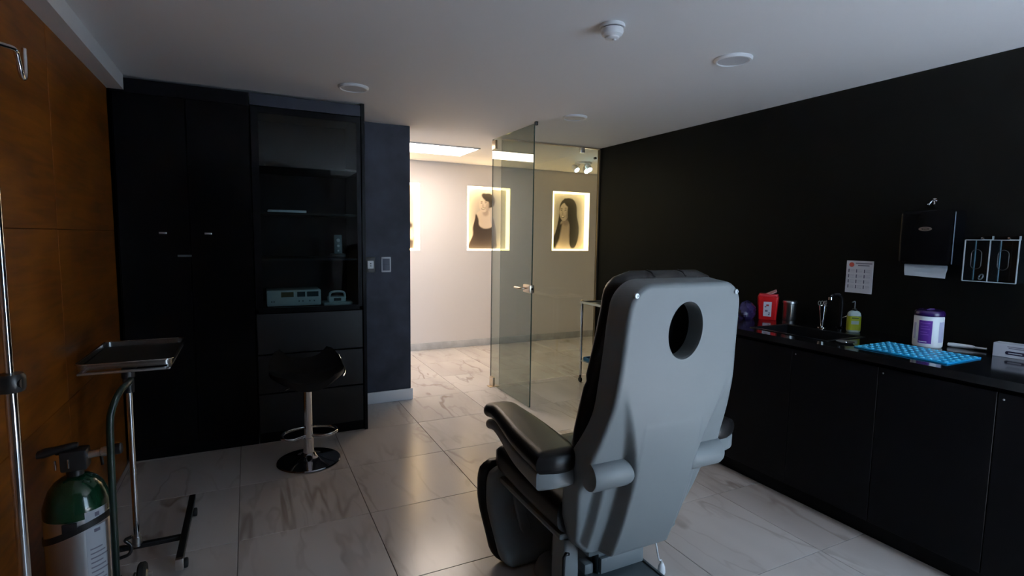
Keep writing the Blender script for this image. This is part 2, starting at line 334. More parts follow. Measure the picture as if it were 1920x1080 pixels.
def painted_panel(name, kind, x0, x1, z0, z1, y, parent, nx=64, nz=86):
    vs, fs = [], []
    for j in range(nz+1):
        for i in range(nx+1): vs.append((x0+(x1-x0)*i/nx, y, z0+(z1-z0)*j/nz))
    for j in range(nz):
        for i in range(nx): a = j*(nx+1)+i; fs.append((a, a+1, a+nx+2, a+nx+1))
    n0 = len(vs); vs += [(x0, y+.006, z0), (x1, y+.006, z0), (x1, y+.006, z1), (x0, y+.006, z1)]; fs.append((n0, n0+3, n0+2, n0+1))
    me = bpy.data.meshes.new(name); me.from_pydata(vs, [], fs)
    ca = me.color_attributes.new('ink', 'FLOAT_COLOR', 'POINT')
    for j in range(nz+1):
        for i in range(nx+1): ca.data[j*(nx+1)+i].color = (*[q*PR for q in paint(kind, i/nx, j/nz)], 1)
    m = MATS.get('photo_print')
    if not m:
        m = bpy.data.materials.new('photo_print'); m.use_nodes = True; a = m.node_tree.nodes.new('ShaderNodeAttribute'); a.attribute_name = 'ink'
        m.node_tree.links.new(a.outputs['Color'], m.node_tree.nodes['Principled BSDF'].inputs['Base Color']); m.node_tree.nodes['Principled BSDF'].inputs['Roughness'].default_value = .55; MATS['photo_print'] = m
    return link(name, me, m, parent)
M_LED = mat('warm_led_lining', (.9, .85, .7), .5, emit=(1, .70, .33), es=NICHE_L)
NL = ['backlit niche portrait half hidden behind the slate blue wall', 'backlit niche portrait of a laughing woman in a dark tank top', 'backlit niche portrait of a smiling woman with long dark hair']
for k, (a, b) in enumerate(NX):
    t = thing('lightbox_portrait', NL[k], 'picture', ((a+b)/2, CY1+ND, NZ0), 0, 'backlit portraits in the corridor wall')
    hw = (b-a)/2; hh = NZ1-NZ0; y0 = -ND+.001
    q = .020  # left, top and bottom strips widened to imitate glare around the lining
    boxes('led_lining', [((-hw+.001, y0, .001), (-hw+q, -.012, hh-.001)), ((hw-.008, y0, .001), (hw-.001, -.012, hh-.001)), ((-hw+q, y0, .001), (hw-.008, -.012, q)), ((-hw+q, y0, hh-q), (hw-.008, -.012, hh-.001))], M_LED, t)
    painted_panel('photo_print', k+1, -hw+.002, hw-.002, .002, hh-.002, -.011, t)

# ------------------------------------------------------------------ corridor lights
t = thing('ceiling_panel_light', 'bright rectangular white ceiling light panel in the corridor', 'light', (1.64, 2.19, H))
boxes('frame', [((-.61, -.285, -.012), (.61, -.270, 0)), ((-.61, .270, -.012), (.61, .285, 0)), ((-.61, -.27, -.012), (-.595, .27, 0)), ((.595, -.27, -.012), (.61, .27, 0))], M_WHITE, t)
box('diffuser', (-.594, -.269, -.010), (.594, .269, -.001), mat('panel_diffuser', (.9, .9, .9), .5, emit=(1., .86, .74), es=PANEL_L), t)
t = thing('spotlight_cluster', 'small ceiling spotlight cluster with tilted heads glowing bluish white behind glass', 'light', (3.72, 2.22, H))
lathe('ceiling_plate', [(.0, 0), (.10, 0), (.10, -.018), (.094, -.022), (0, -.022)], M_PLASTW, t)
M_SPOT = mat('spot_lens', (.8, .9, 1.), .4, emit=(.50, .84, 1.), es=SPOT_L)
for k, (dx, dy, ax) in enumerate(((-.085, .03, -.5), (.085, .06, .5), (.02, -.09, .15))):
    tube('arm', [(dx*.4, dy*.4, -.02), (dx*.7, dy*.7, -.04), (dx, dy, -.05)], .006, M_PLASTW, t, 8)
    h = lathe('spot_head', [(.0, .055), (.022, .055), (.034, .03), (.036, -.03), (.031, -.032), (.030, -.024), (.0, -.024)], M_PLASTW, t, seg=20)
    h.location = (dx, dy, -.075); h.rotation_euler = (-.75, ax*.9, ax*.5)
    lathe('lens', [(0, -.0245), (.030, -.0245), (.030, -.028), (0, -.029)], M_SPOT, h, seg=20)

# ------------------------------------------------------------------ glass door and partition
M_GLASS = pane_mat('grey_green_glass', (.655, .685, .635), 1., 0)
M_GEDGE = mat('glass_edge', (.035, .06, .05), .15)
door = thing('door_1', 'open frameless tinted glass door hinged beside the doorway', 'door', (2.135, 1.26, 0)); door['kind'] = 'structure'; del door['category']
box('pane', (-.005, -.722, .012), (.005, .075, H-.012), M_GLASS, door)
for y in (-.7225, .0735): box('pane_edge', (-.005, y, .012), (.005, y+.0015, H-.012), M_GEDGE, door)
for z in (.012, H-.1):
    box('pivot_fitting', (-.012, .0, z-.006), (.012, .076, z+.075), M_BRASS, door, .003)
box('floor_plate', (-.05, -.02, 0), (.05, .05, .006), M_BRASS, door, .002)
lk = box('lock_case', (-.022, -.725, .965), (.022, -.605, 1.030), M_BRASS, door, .006)
for s in (-1, 1):
    tube('lever', [(s*.02, -.64, .998), (s*.055, -.64, .998), (s*.06, -.632, .998), (s*.06, -.53, .998)], .009, M_BRASS, lk, 10)
lathe('keyhole', [(0, 0), (.010, 0), (.009, -.006), (0, -.006)], M_CHROME, lk, (0, -.724, .998), 'y', 16)
box('door_stop', (-.012, -.76, H-.03), (.012, -.735, H), M_BLKP, door, .004)
part = struct(thing('glass_partition', 'fixed tinted glass panel between the open door and the black wall', 'glass panel', (2.21, 1.30, 0)))
del part['category']
box('pane', (0, -.005, .004), (W-.004-2.21, .005, H-.014), M_GLASS, part)
box('pane_edge', (-.0015, -.005, .004), (0, .005, H-.014), M_GEDGE, part)
box('wall_channel', (W-.016-2.21, -.012, .0), (W-2.21, .012, H), mat('dark_bronze', (.16, .12, .08), .4, .8), part)
box('top_channel', (0, -.010, H-.014), (W-.016-2.21, .010, H), M_BRASS, part)
box('glass_clamp', (.86, -.016, H-.06), (.905, .016, H-.01), M_STEEL, part, .003)
lathe('glass_bolt', [(0, -.012), (.012, -.012), (.012, .012), (0, .012)], M_BLKP, part, (W-2.21-.06, 0, H-.10), 'y', 16)

# ------------------------------------------------------------------ tall black cabinets (left)
CF = .615
t = thing('wardrobe_cabinet', 'tall black two door cabinet beside the wood wall', 'cabinet', (-.255, CF, 0))
boxes('body', [((-.355, .02, .0), (.365, .56, 2.305))], M_BLK, t)
for a, b, hx in ((-.345, .014, -.125), (.018, .362, .115)):
    d = box('door', (a, 0, .07), (b, .02, 2.22), M_BLKG, t, .002, 1)
    box('handle', (hx-.02, -.014, 1.404), (hx+.02, 0, 1.416), M_STEEL, d, .002)
box('plinth', (-.355, .012, 0), (.365, .02, .068), M_BLK, t); box('fascia', (-.355, .004, 2.224), (.365, .02, 2.305), M_BLK, t)
box('name_plate', (-.055, -.002, 1.265), (.02, 0, 1.277), M_SHELLD, t)
t = thing('display_cabinet', 'tall black cabinet with glazed upper door and three drawers', 'cabinet', (.46, CF, 0))
x0, x1 = -.345, .345
boxes('carcass', [((x0, .02, 0), (x0+.02, .56, 2.305)), ((x1-.02, .02, 0), (x1, .56, 2.305)), ((x0, .54, 0), (x1, .56, 2.305)), ((x0, .02, 2.235), (x1, .54, 2.305)), ((x0, .02, .885), (x1, .54, .91)), ((x0, .02, .02), (x1, .54, .04))], M_BLK, t)
box('fascia', (x0, .002, 2.232), (x1, .02, 2.305), mat('blue_black_laminate', (.03, .035, .05), .3), t)
box('end_panel', (x1+.002, -.005, 0), (x1+.026, .56, 2.318), M_BLK, t, .002, 1)
for za, zb in ((.072, .335), (.343, .603), (.611, .882)):
    box('drawer', (x0+.003, 0, za), (x1-.003, .02, zb), mat('satin_black_drawer', (.006, .007, .009), .42, spec=.5), t, .002, 1)
gd = boxes('glass_door_frame', [((x0+.003, 0, .912), (x0+.045, .02, 2.225)), ((x1-.03, 0, .912), (x1-.003, .02, 2.225)), ((x0+.045, 0, 2.185), (x1-.03, .02, 2.225)), ((x0+.045, 0, .912), (x1-.03, .02, .922))], M_BLK, t)
box('pane', (x0+.045, .006, .922), (x1-.03, .012, 2.185), pane_mat('dark_pane', (.74, .80, .80)), gd)
for z in (1.235, 1.545, 1.855): box('shelf', (x0+.021, .03, z), (x1-.021, .535, z+.014), mat('shelf_board', (.008, .009, .010), .35, spec=.2), t)
box('plinth', (x0, .014, 0), (x1, .02, .068), M_BLK, t)
# things behind the glazed door
M_SCR = mat('dim_display', (.03, .06, .07), .2); M_SCY = mat('amber_display', (.12, .11, .05), .2)
t = thing('electrosurgical_unit', 'white flat instrument case with three small displays inside the glazed cabinet', 'device', (.36, .72, .91))
box('case', (-.175, 0, .008), (.175, .24, .118), mat('pale_device_plastic', (.62, .74, .74), .45), t, .006)
for a, b, m_ in ((-.085, -.005, M_SCY), (.018, .07, M_SCR), (.082, .158, M_SCR)): box('display', (a, -.003, .07), (b, 0, .105), m_, t)
for a in (-.145, -.13, .03, .055, .1, .13): lathe('button', [(0, 0), (.005, 0), (.004, -.004), (0, -.004)], M_SHELLD, t, (a, 0, .04), 'y', 10)
for a in (-.15, .15):
    for b in (.03, .2): lathe('foot', [(0, 0), (.012, 0), (.012, .009), (0, .009)], M_RUB, t, (a, b, 0), seg=10)
t = thing('portable_device', 'small white device with raised carry handle beside the white instrument case', 'device', (.655, .72, .91))
box('base', (-.10, 0, 0), (.10, .14, .022), mat('pale_device_plastic', (0, 0, 0)), t, .006); box('housing', (-.065, .02, .022), (.055, .12, .058), MATS['pale_device_plastic'], t, .01)
tube('carry_handle', catmull([(-.06, .03, .05), (-.045, .03, .092), (.035, .03, .092), (.05, .03, .05)], 5), .008, MATS['pale_device_plastic'], t, 8); box('dock', (-.03, .015, .03), (.02, .02, .05), M_BLKP, t)
t = thing('handheld_remote', 'slim grey handheld controller with round pale buttons standing on the lowest cabinet shelf', 'remote', (.665, .77, 1.249))
box('body', (-.028, 0, 0), (.028, .022, .165), mat('grey_device_plastic', (.20, .25, .26), .4), t, .008)
for z, r_ in ((.125, .013), (.085, .010), (.05, .007)): lathe('button', [(0, 0), (r_, 0), (r_*.8, -.004), (0, -.004)], M_PLASTW, t, (0, 0, z), 'y', 16)
box('charging_dock', (-.05, -.02, 0), (.05, .06, .03), M_BLKP, t, .006)
t = thing('instrument_tray', 'thin pale tray lying on the middle shelf of the glazed cabinet', 'tray', (.33, .72, 1.559))
boxes('tray', [((-.12, 0, 0), (.12, .16, .006)), ((-.12, 0, .006), (.12, .004, .018)), ((-.12, .156, .006), (.12, .16, .018))], M_ALU, t); box('lid_knob', (-.10, -.004, .006), (-.07, 0, .014), M_PLASTW, t)

# ------------------------------------------------------------------ switches, detector, ceiling lamps
for x, lab, fm, km in ((.98, 'black framed wall socket plate with white insert next to the black cabinet', M_BLKP, M_PLASTW), (1.108, 'grey framed light switch plate nearest the doorway edge', mat('silver_plate', (.46, .47, .50), .4, .3), mat('slate_key', (.07, .08, .11), .5))):
    t = thing('wall_switch', lab, 'switch', (x, 1.2, 1.11), 0, 'switch plates on the slate blue wall')
    plate('cover_plate', [(u, v+.063) for u, v in rrect(.04, .063, .006, 3)], -.009, 0, fm, t, 'y', .002)
    plate('insert', [(u, v+.063) for u, v in rrect(.024 if km is M_PLASTW else .029, .032 if km is M_PLASTW else .05, .003, 2)], -.012, -.009, km, t, 'y', .001)
    if km is M_PLASTW:
        for z in (.054, .072): box('socket_slot', (-.005, -.0125, z-.004), (.005, -.012, z+.004), M_BLKP, t)
    else: box('rocker_split', (-.028, -.0125, .062), (.028, -.012, .064), M_BLKP, t)
t = thing('smoke_detector', 'white domed smoke detector on the ceiling', 'smoke detector', (1.50, -1.31, H))
lathe('base', [(0, 0), (.052, 0), (.054, -.006), (.052, -.014), (0, -.014)], M_PLASTW, t); lathe('vent_ring', [(0, -.014), (.043, -.014), (.043, -.018), (0, -.018)], M_BLKP, t)
lathe('cap', [(0, -.018), (.047, -.018), (.048, -.03), (.043, -.042), (.030, -.050), (.030, -.056), (.022, -.060), (0, -.061)], M_PLASTW, t); lathe('indicator', [(0, -.061), (.008, -.061), (.007, -.067), (0, -.068)], M_PLASTW, t, (.004, -.012, 0), seg=12)
for (x, y), lab in (((.69, .22), 'unlit round ceiling downlight in front of the glazed cabinet'), ((2.31, .23), 'unlit round ceiling downlight near the glass door'), ((2.29, -1.25), 'unlit round ceiling downlight nearest the camera, beside the smoke detector')):
    t = thing('ceiling_downlight', lab, 'light', (x, y, H), 0, 'unlit ceiling downlights')
    lathe('trim_ring', [(.074, 0), (.092, 0), (.092, -.006), (.086, -.014), (.078, -.015), (.074, -.012), (.074, 0)], M_PLASTW, t, seg=40); lathe('diffuser', [(0, -.001), (.074, -.001), (.074, -.010), (0, -.012)], M_LAMPD, t, seg=40)

# ------------------------------------------------------------------ base cabinets and worktop (right)
CT, CX = .90, 2.64
YE = [-.54, -.975, -1.41, -1.845, -2.28, -2.715]
CL = ['black base cabinet below the red bin, farthest along the worktop', 'black base cabinet below the sink', 'black base cabinet below the soap bottle and start of the blue mat', 'black base cabinet below the white purple lidded tub', 'black base cabinet nearest the camera below the white carton']
for k in range(5):
    a, b = YE[k+1], YE[k]
    t = thing('base_cabinet', CL[k], 'cabinet', (2.68, (a+b)/2, 0), 0, 'black base cabinets under the worktop'); hw = (b-a)/2
    top = .86 if k not in (1, 2) else .66
    box('body', (.0, -hw+.001, .10), (W-.002-2.68, hw-.001, top), M_BLK, t); box('toe_kick', (.05, -hw, 0), (.062, hw, .10), M_BLK, t)
    if top < .86: box('rail', (0, -hw+.001, .66), (.02, hw-.001, .86), M_BLK, t)
    d = box('door', (-.02, -hw+.0015, .103), (-.0005, hw-.0015, .845), M_BLK, t, .0015, 1)
    lathe('screw_cap', [(0, 0), (.004, 0), (.003, -.001), (0, -.0015)], M_STEEL, d, (-.02, hw-.02, .82), 'x', 10)
SX0, SX1, SY0, SY1 = 2.75, 3.06, -1.53, -1.08
t = tag(boxes('worktop', [((CX-.005, -2.74, CT-.034), (SX0, -.52, CT)), ((SX1, -2.74, CT-.034), (W-.001, -.52, CT)), ((SX0, -2.74, CT-.034), (SX1, SY0, CT)), ((SX0, SY1, CT-.034), (SX1, -.52, CT))], M_CTOP), 'long glossy black worktop along the black wall', 'worktop')
t = thing('sink', 'black rectangular sink set into the worktop in front of the tap', 'sink', ((SX0+SX1)/2, (SY0+SY1)/2, CT))
a, b = (SX1-SX0)/2-.002, (SY1-SY0)/2-.002
boxes('basin', [((-a, -b, -.19), (a, b, -.185)), ((-a, -b, -.185), (-a+.005, b, 0)), ((a-.005, -b, -.185), (a, b, 0)), ((-a, -b, -.185), (a, -b+.005, 0)), ((-a, b-.005, -.185), (a, b, 0))], mat('black_sink', (.008, .008, .009), .3), t)
boxes('rim', [((-a-.014, -b-.014, .0005), (-a+.004, b+.014, .004)), ((a-.004, -b-.014, .0005), (a+.014, b+.014, .004)), ((-a, -b-.014, .0005), (a, -b+.004, .004)), ((-a, b-.004, .0005), (a, b+.014, .004))], MATS['black_sink'], t, .0015)
lathe('drain', [(0, -.185), (.04, -.185), (.038, -.180), (0, -.181)], M_STEEL, t)
t = thing('tap', 'black swan neck tap standing behind the sink', 'tap', (3.272, -1.275, CT))
lathe('base', [(0, 0), (.024, 0), (.024, .006), (.016, .012), (0, .012)], M_BLKG, t)
tube('spout', [(0, 0, .01), (0, 0, .14)] + catmull([(0, 0, .14), (-.008, 0, .178), (-.035, .004, .200), (-.072, .008, .198), (-.092, .010, .182)], 6)[1:], .0105, mat('black_chrome', (.05, .05, .055), .1, .8), t, 14)
lathe('nozzle', [(0, 0), (.012, 0), (.012, .016), (0, .016)], M_CHROME, t, (-.093, .010, .170), seg=16)
tube('lever', [(0, -.012, .06), (0, -.035, .07), (0, -.06, .085)], .006, M_CHROME, t, 8)
# --- things on the worktop
t = thing('sharps_bin', 'red plastic sharps bin with white label on the worktop', 'bin', (3.15, -.865, CT), -.95)
loft('body', [[(u, v, z) for u, v in rrect(a, b, .012, 3)] for a, b, z in ((.052, .042, 0), (.054, .044, .004), (.062, .050, .14), (.062, .050, .15))], mat('red_plastic', (.62, .012, .014), .35), t)
plate('lid', rrect(.058, .046, .012, 3), .15, .166, mat('red_lid', (.70, .04, .05), .35), t, 'z', .004)
o = plate('hinged_flap', rrect(.040, .030, .008, 3), 0, .004, mat('pale_red_flap', (.72, .34, .34), .4), t); o.location = (.012, .0, .170); o.rotation_euler = (.2, -.45, 0)
def sb(z): return -(.0440+.006*(z-.004)/.136)
def sq(nm, x0, x1, z0, z1, d, m_, par): return loft(nm, [[(x0, sb(z)-d, z), (x1, sb(z)-d, z), (x1, sb(z)-d+.0006, z), (x0, sb(z)-d+.0006, z)] for z in (z0, z1)], m_, par, 0)
lbl = sq('label', -.024, .024, .022, .118, .0008, M_PAPER, t)
for x, z, s, m_ in ((0, .095, .008, mat('print_red', (.5, .05, .04), .7)), (-.012, .085, .005, M_INK), (-.006, .058, .008, M_INK), (.012, .045, .005, M_INK), (.010, .034, .005, M_INK)): sq('printed_mark', x-s, x+s, z-s*.7, z+s*.7, .0013, m_, lbl)
t = thing('steel_canister', 'brushed steel lidded canister next to the red sharps bin', 'canister', (3.245, -.955, CT))
lathe('body', [(0, 0), (.037, 0), (.039, .004), (.039, .108), (.041, .110), (.041, .112), (0, .112)], M_STEEL, t); lathe('lid', [(0, .112), (.043, .112), (.043, .122), (.040, .127), (0, .128)], M_STEEL, t)
tube('clasp', [(-.030, -.030, .10), (-.036, -.036, .07), (-.036, -.036, .03)], .003, M_BRASS, t, 6)
t = thing('instrument_vase', 'tapered steel beaker on a round foot holding scissors', 'beaker', (3.16, -1.235, CT))
lathe('beaker', [(0, 0), (.024, 0), (.024, .003), (.008, .010), (.009, .016), (.014, .06), (.023, .132), (.0215, .132), (.012, .06), (0, .03)], M_CHROME, t)
for k, (a, b) in enumerate(((-.012, .004), (.012, -.004))):
    s = thing('scissors', ('left' if k == 0 else 'right') + ' pair of steel scissors standing in the tapered beaker', 'scissors', (3.16, -1.235, CT+.05), .4*k-.2, 'scissors in the beaker')
    for q in (-1, 1):
        tube('blade', [(a*.3, b*.3, 0), (a*1.2+q*.003, b, .085)], .0018, M_STEEL, s, 6)
        c = (a*1.3+q*.010, b, .098); tube('finger_loop', catmull([(c[0]+.009*math.cos(j*PI/4), c[1], c[2]+.012*math.sin(j*PI/4)) for j in range(8)], 3, True)+[(c[0]+.009, c[1], c[2])], .0018, M_STEEL, s, 6)
t = thing('soap_bottle', 'clear soap bottle with yellow green label and pump beside the sink', 'bottle', (3.19, -1.402, CT), -.75)
def orings(a, b, lst): return [[(u, v, z) for u, v in rrect(a*s, b*s, min(a, b)*.8*s, 5)] for s, z in lst]
loft('bottle', orings(.034, .024, ((.90, 0), (1, .006), (1, .095), (.93, .108), (.72, .118), (.42, .123))), mat('milky_bottle', (.50, .60, .58), .25), t)
loft('label', orings(.0347, .0247, ((1, .012), (1, .092))), mat('lime_label', (.40, .46, .015), .5), t, 50, False, False)
box('label_patch', (-.019, -.0252, .046), (.019, -.0238, .066), mat('pale_patch', (.42, .55, .52), .5), t); box('label_print', (-.017, -.0252, .078), (.017, -.0240, .085), mat('dark_green_print', (.08, .12, .01), .6), t); box('label_band', (-.03, -.0246, .0905), (.03, -.0232, .0935), mat('dark_green_print', (0, 0, 0)), t)
lathe('collar', [(0, .121), (.012, .121), (.012, .133), (.006, .135), (0, .135)], M_BLKP, t, seg=16); tube('pump', [(0, 0, .13), (0, 0, .172), (-.004, -.006, .175), (-.020, -.022, .172)], .0035, mat('smoky_pump', (.16, .16, .17), .3), t, 8)
t = thing('steel_dish', 'small flat steel dish between the sink and the blue mat', 'dish', (2.80, -1.60, CT))
lathe('dish', [(0, 0), (.030, 0), (.042, .008), (.040, .009), (.029, .003), (0, .003)], M_STEEL, t); lathe('boss', [(0, .003), (.008, .003), (.007, .008), (0, .009)], M_STEEL, t, seg=12)
# blue dimpled mat
t = thing('silicone_mat', 'bright blue dimpled silicone mat lying on the worktop', 'mat', (2.878, -1.878, CT))
M_BLUE = mat('blue_silicone', (.010, .33, .66), .35)
plate('sheet', rrect(.145, .197, .006, 2), 0, .006, M_BLUE, t, 'z', .0015)
bm = bmesh.new(); 
for i in range(6):
    for j in range(13):
        cx, cy = -.145+.29*(i+.5)/6, -.197+.394*(j+.5)/13
        rings_mesh(bm, lathe_rings([(.0100, .0055), (.0088, .0080), (.005, .0100), (.0005, .0106)], (cx, cy, 0), 'z', 10))
o = fin('dimples', bm, mat('blue_silicone_lit', (.10, .56, .86), .3), t, 60); o['kind'] = 'stuff'  # paler blue puts the light caught by the bumps into the colour
# wipes tub
t = thing('wipes_tub', 'white cylindrical wipes tub with purple lid and purple label', 'tub', (3.11, -1.815, CT), -1.0)
lathe('tub', [(0, 0), (.055, 0), (.060, .005), (.061, .012), (.061, .150), (.058, .156), (0, .156)], M_PLASTW, t, seg=40)
lathe('lid', [(0, .156), (.0615, .156), (.0625, .160), (.0625, .172), (.056, .182), (.040, .188), (0, .190)], mat('purple_lid', (.022, .006, .065), .22), t, seg=40)
tube('lid_tab', [(-.02, -.045, .186), (-.005, -.03, .191), (.015, -.03, .191)], .004, MATS['purple_lid'], t, 8)
def wrap(name, a0, a1, z0, z1, r, m_, par, n=14):
    pts = [(r*math.cos(a0+(a1-a0)*i/n), r*math.sin(a0+(a1-a0)*i/n)) for i in range(n+1)]
    o2 = [(p[0]*(1-.0006/r), p[1]*(1-.0006/r)) for p in reversed(pts)]
    return loft(name, [[(*p, z) for p in pts+o2] for z in (z0, z1)], m_, par, 30)
M_PURP = mat('purple_label', (.115, .022, .27), .5)
lb = wrap('label', -2.35, -1.45, .022, .135, .0617, M_PURP, t)
for z, a, b, m_ in ((.120, -2.25, -1.6, mat('lilac_print', (.24, .10, .42), .6)), (.104, -2.2, -1.7, MATS['lilac_print']), (.092, -2.2, -1.6, MATS['lilac_print']), (.076, -2.2, -1.75, MATS['lilac_print']), (.064, -2.2, -1.65, MATS['lilac_print']), (.028, -2.28, -1.75, M_PLASTW)): wrap('printed_line', a, b, z, z+.004, .0620, m_, lb, 8)
wrap('side_label', -.95, -.40, .03, .13, .0617, mat('pale_lilac', (.52, .50, .66), .5), t); wrap('side_label', -2.85, -2.6, .04, .12, .0617, MATS['pale_lilac'], t)
# white probe and carton
t = thing('white_probe', 'slim white handheld probe lying on the worktop behind the blue mat', 'probe', (3.225, -1.93, CT), -1.30)
loft('grip', lathe_rings([(.001, -.075), (.009, -.072), (.011, -.05), (.0095, .02), (.007, .03)], (0, 0, .0115), 'x', 16), M_PLASTW, t, 50); lathe('tip', [(.0055, .03), (.0045, .07), (.006, .074), (.001, .076)], M_PLASTW, t, (0, 0, .0115), 'x', 12)
t = thing('white_carton', 'small white cardboard carton with dark oval print at the right end of the worktop', 'box', (3.20, -2.14, CT), -1.48)
box('carton', (-.085, -.035, 0), (.085, .035, .062), mat('white_card', (.62, .61, .66), .7), t, .001, 1); box('lid_fold', (-.084, -.034, .0622), (.084, -.030, .0628), mat('grey_fold', (.35, .35, .38), .7), t)
plate('oval_print', [(u-.005, v+.022) for u, v in rrect(.036, .008, .008, 4)], -.0356, -.0352, mat('dark_print', (.03, .02, .05), .6), t, 'y')
for z, a, b in ((.048, -.035, .022), (.041, -.030, .030)): box('printed_line', (a, -.0356, z), (b, -.0352, z+.004), mat('grey_print', (.24, .23, .28), .7), t)
box('oval_lettering', (-.030, -.0360, .0195), (.018, -.0356, .0235), mat('white_card', (0, 0, 0)), t)
# purple item half hidden by the chair
t = thing('purple_pouch', 'crumpled dark purple plastic pouch half hidden behind the chair', 'pouch', (3.03, -.80, CT))
rg = []
for k in range(9):
    f = k/8; s = math.sin(PI*min(1, f*.8+.2))**.5; rg.append([((.062*s+.008*math.sin(5*a+k))*math.cos(a), (.05*s+.006*math.cos(4*a+2*k))*math.sin(a), .12*f) for a in [2*PI*i/24 for i in range(24)]])
loft('pouch', rg, mat('purple_film', (.03, .02, .075), .2), t, 25)
# --- things on the black wall
t = thing('wall_notice', 'white printed notice with red emblem and grid of icons taped to the black wall', 'notice', (W, -1.343, 1.114))
box('sheet', (-.002, -.077, 0), (-.0003, .077, .190), M_PAPER, t)
plate('red_emblem', [(.047+.015*math.cos(i*PI/8), .166+.014*math.sin(i*PI/8)) for i in range(16)], -.0026, -.002, mat('emblem_red', (.55, .08, .05), .7), t, 'x')
for z, a, b in ((.172, -.070, .024), (.160, -.055, .010)): box('printed_line', (-.0026, a, z), (-.002, b, z+.006), mat('grey_print', (0, 0, 0)), t)
for r_ in range(4):
    for c_ in range(3):
        y, z = .062-c_*.045, .122-r_*.031
        box('icon', (-.0026, y-.004, z-.002), (-.002, y+.002, z+.018), M_INK, t)
        for q in range(3): box('printed_line', (-.0026, y-.034, z+.014-q*.007), (-.002, y-.008, z+.016-q*.007), mat('light_print', (.45, .44, .50), .8), t)
t = thing('paper_towel_dispenser', 'black wall mounted paper towel dispenser with small oval badge', 'dispenser', (W, -1.72, 1.30))
loft('housing', [[(x, u, v+.142) for u, v in rrect(a, b, .02, 4)] for x, a, b in ((-.0005, .123, .142), (-.09, .123, .142), (-.106, .119, .138), (-.112, .108, .127))], M_BLKG, t, 30)
lathe('oval_badge', [(.014, -.112), (.0145, -.114), (.022, -.114), (.0225, -.112)], mat('badge_silver', (.55, .45, .38), .35, .8), t, (0, .0, .186), 'x', 28).scale = (1, 1.0, .42)
o = t.children[-1]; o.scale = (1, 1.35, .48); o.location = (0, 0, .186*(1-.48))
box('badge_script', (-.1145, -.010, .183), (-.112, .010, .189), MATS['badge_silver'], t)
box('side_trim', (-.108, -.1245, .01), (-.100, -.123, .27), mat('blue_grey_trim', (.25, .30, .36), .3, .5), t)
tw = tag(loft('paper_towel', [[(x-.0008*s_, y, z) for s_ in (-1, 1) for (x, y, z) in (row if s_ < 0 else reversed(row))] for row in [[(-.080+.004*math.sin(9*v+4*u)-.014*v, .09-.20*u-(.012*v if u < .5 else -.003*v), -.004-.062*v-.006*u*v) for u in [k/10 for k in range(11)]] for v in (0, .33, .66, 1)]], mat('towel_paper', (.56, .60, .64), .85), None, 25), 'crumpled white paper towel hanging from the black dispenser', 'paper towel')
tw.location = (W, -1.71, 1.309)
t = thing('wall_hook', 'small chrome double hook on the black wall above the towel dispenser', 'hook', (W, -1.70, 1.615))
lathe('rose', [(0, 0), (.013, 0), (.012, -.005), (0, -.006)], M_CHROME, t, (-.0, 0, .022), 'x', 16)
for s in (-1, 1): tube('prong', catmull([(-.005, 0, .022), (-.02, s*.006, .016), (-.026, s*.012, .002), (-.028, s*.014, -.004), (-.036, s*.014, .002)], 4), .0035, M_CHROME, t, 8)
# clear acrylic double holder
t = thing('acrylic_holder', 'clear acrylic two bay holder hanging on the black wall', 'holder', (W, -2.000, 1.235))
M_ACR = pane_mat('clear_acrylic', (.93, .96, .97), .45, .02); M_ACE = mat('acrylic_edge', (.55, .60, .62), .3)
d, h = .11, .197; ys = (.104, .006, -.100)
for y in ys: box('side_panel', (-d, y-.0015, 0), (-.004, y+.0015, h), pane_mat('blue_sheen_acrylic', (.72, .86, .90), 1., .25), t)  # blue light reflected in the clear side panels put into their tint
fr = box('front_panel', (-d, ys[2], 0), (-d+.003, ys[0], h), M_ACR, t); box('bottom_panel', (-d, ys[2], -.003), (-.002, ys[0], 0), M_ACR, t); box('back_panel', (-.004, ys[2], 0), (-.001, ys[0], h+.02), M_ACR, t)
for y in ys: box('edge', (-d-.0015, y-.0022, 0), (-d+.0015, y+.0022, h), M_ACE, fr)
for y in ys: box('edge', (-.008, y-.0014, 0), (-.004, y+.0014, h), M_ACE, fr)
for z in (0, h): box('edge', (-d-.0012, ys[2], z-.0018), (-d+.0012, ys[0], z+.0018), M_ACE, fr)
for y in ((ys[0]+ys[1])/2, (ys[1]+ys[2])/2):
    tube('oval_slot', [(-d-.0005, y+u, .105+v) for u, v in rrect(.020, .046, .020, 6)+[rrect(.020, .046, .020, 6)[0]]], .0014, mat('slot_edge', (.03, .032, .032), .3), fr, 6)
    boxes('hanger', [((-.03, y-.018, h+.001), (-.001, y+.014, h+.004)), ((-.006, y-.018, h), (-.001, y-.012, h+.02))], M_ACE, t)
    lathe('mounting_screw', [(0, 0), (.008, 0), (.006, -.006), (0, -.007)], M_CHROME, t, (-.004, y+.026, h+.008), 'x', 12)
ky = tag(tube('key_ring', catmull([(.014*math.cos(a), .0, .014*math.sin(a)) for a in [i*PI/4 for i in range(8)]], 3, True), .0028, M_STEEL, None, 6), 'small metal key ring lying in the left bay of the acrylic holder', 'key ring'); ky.location = (W-.05, -1.945, 1.254); ky.rotation_euler = (.3, 0, .9)

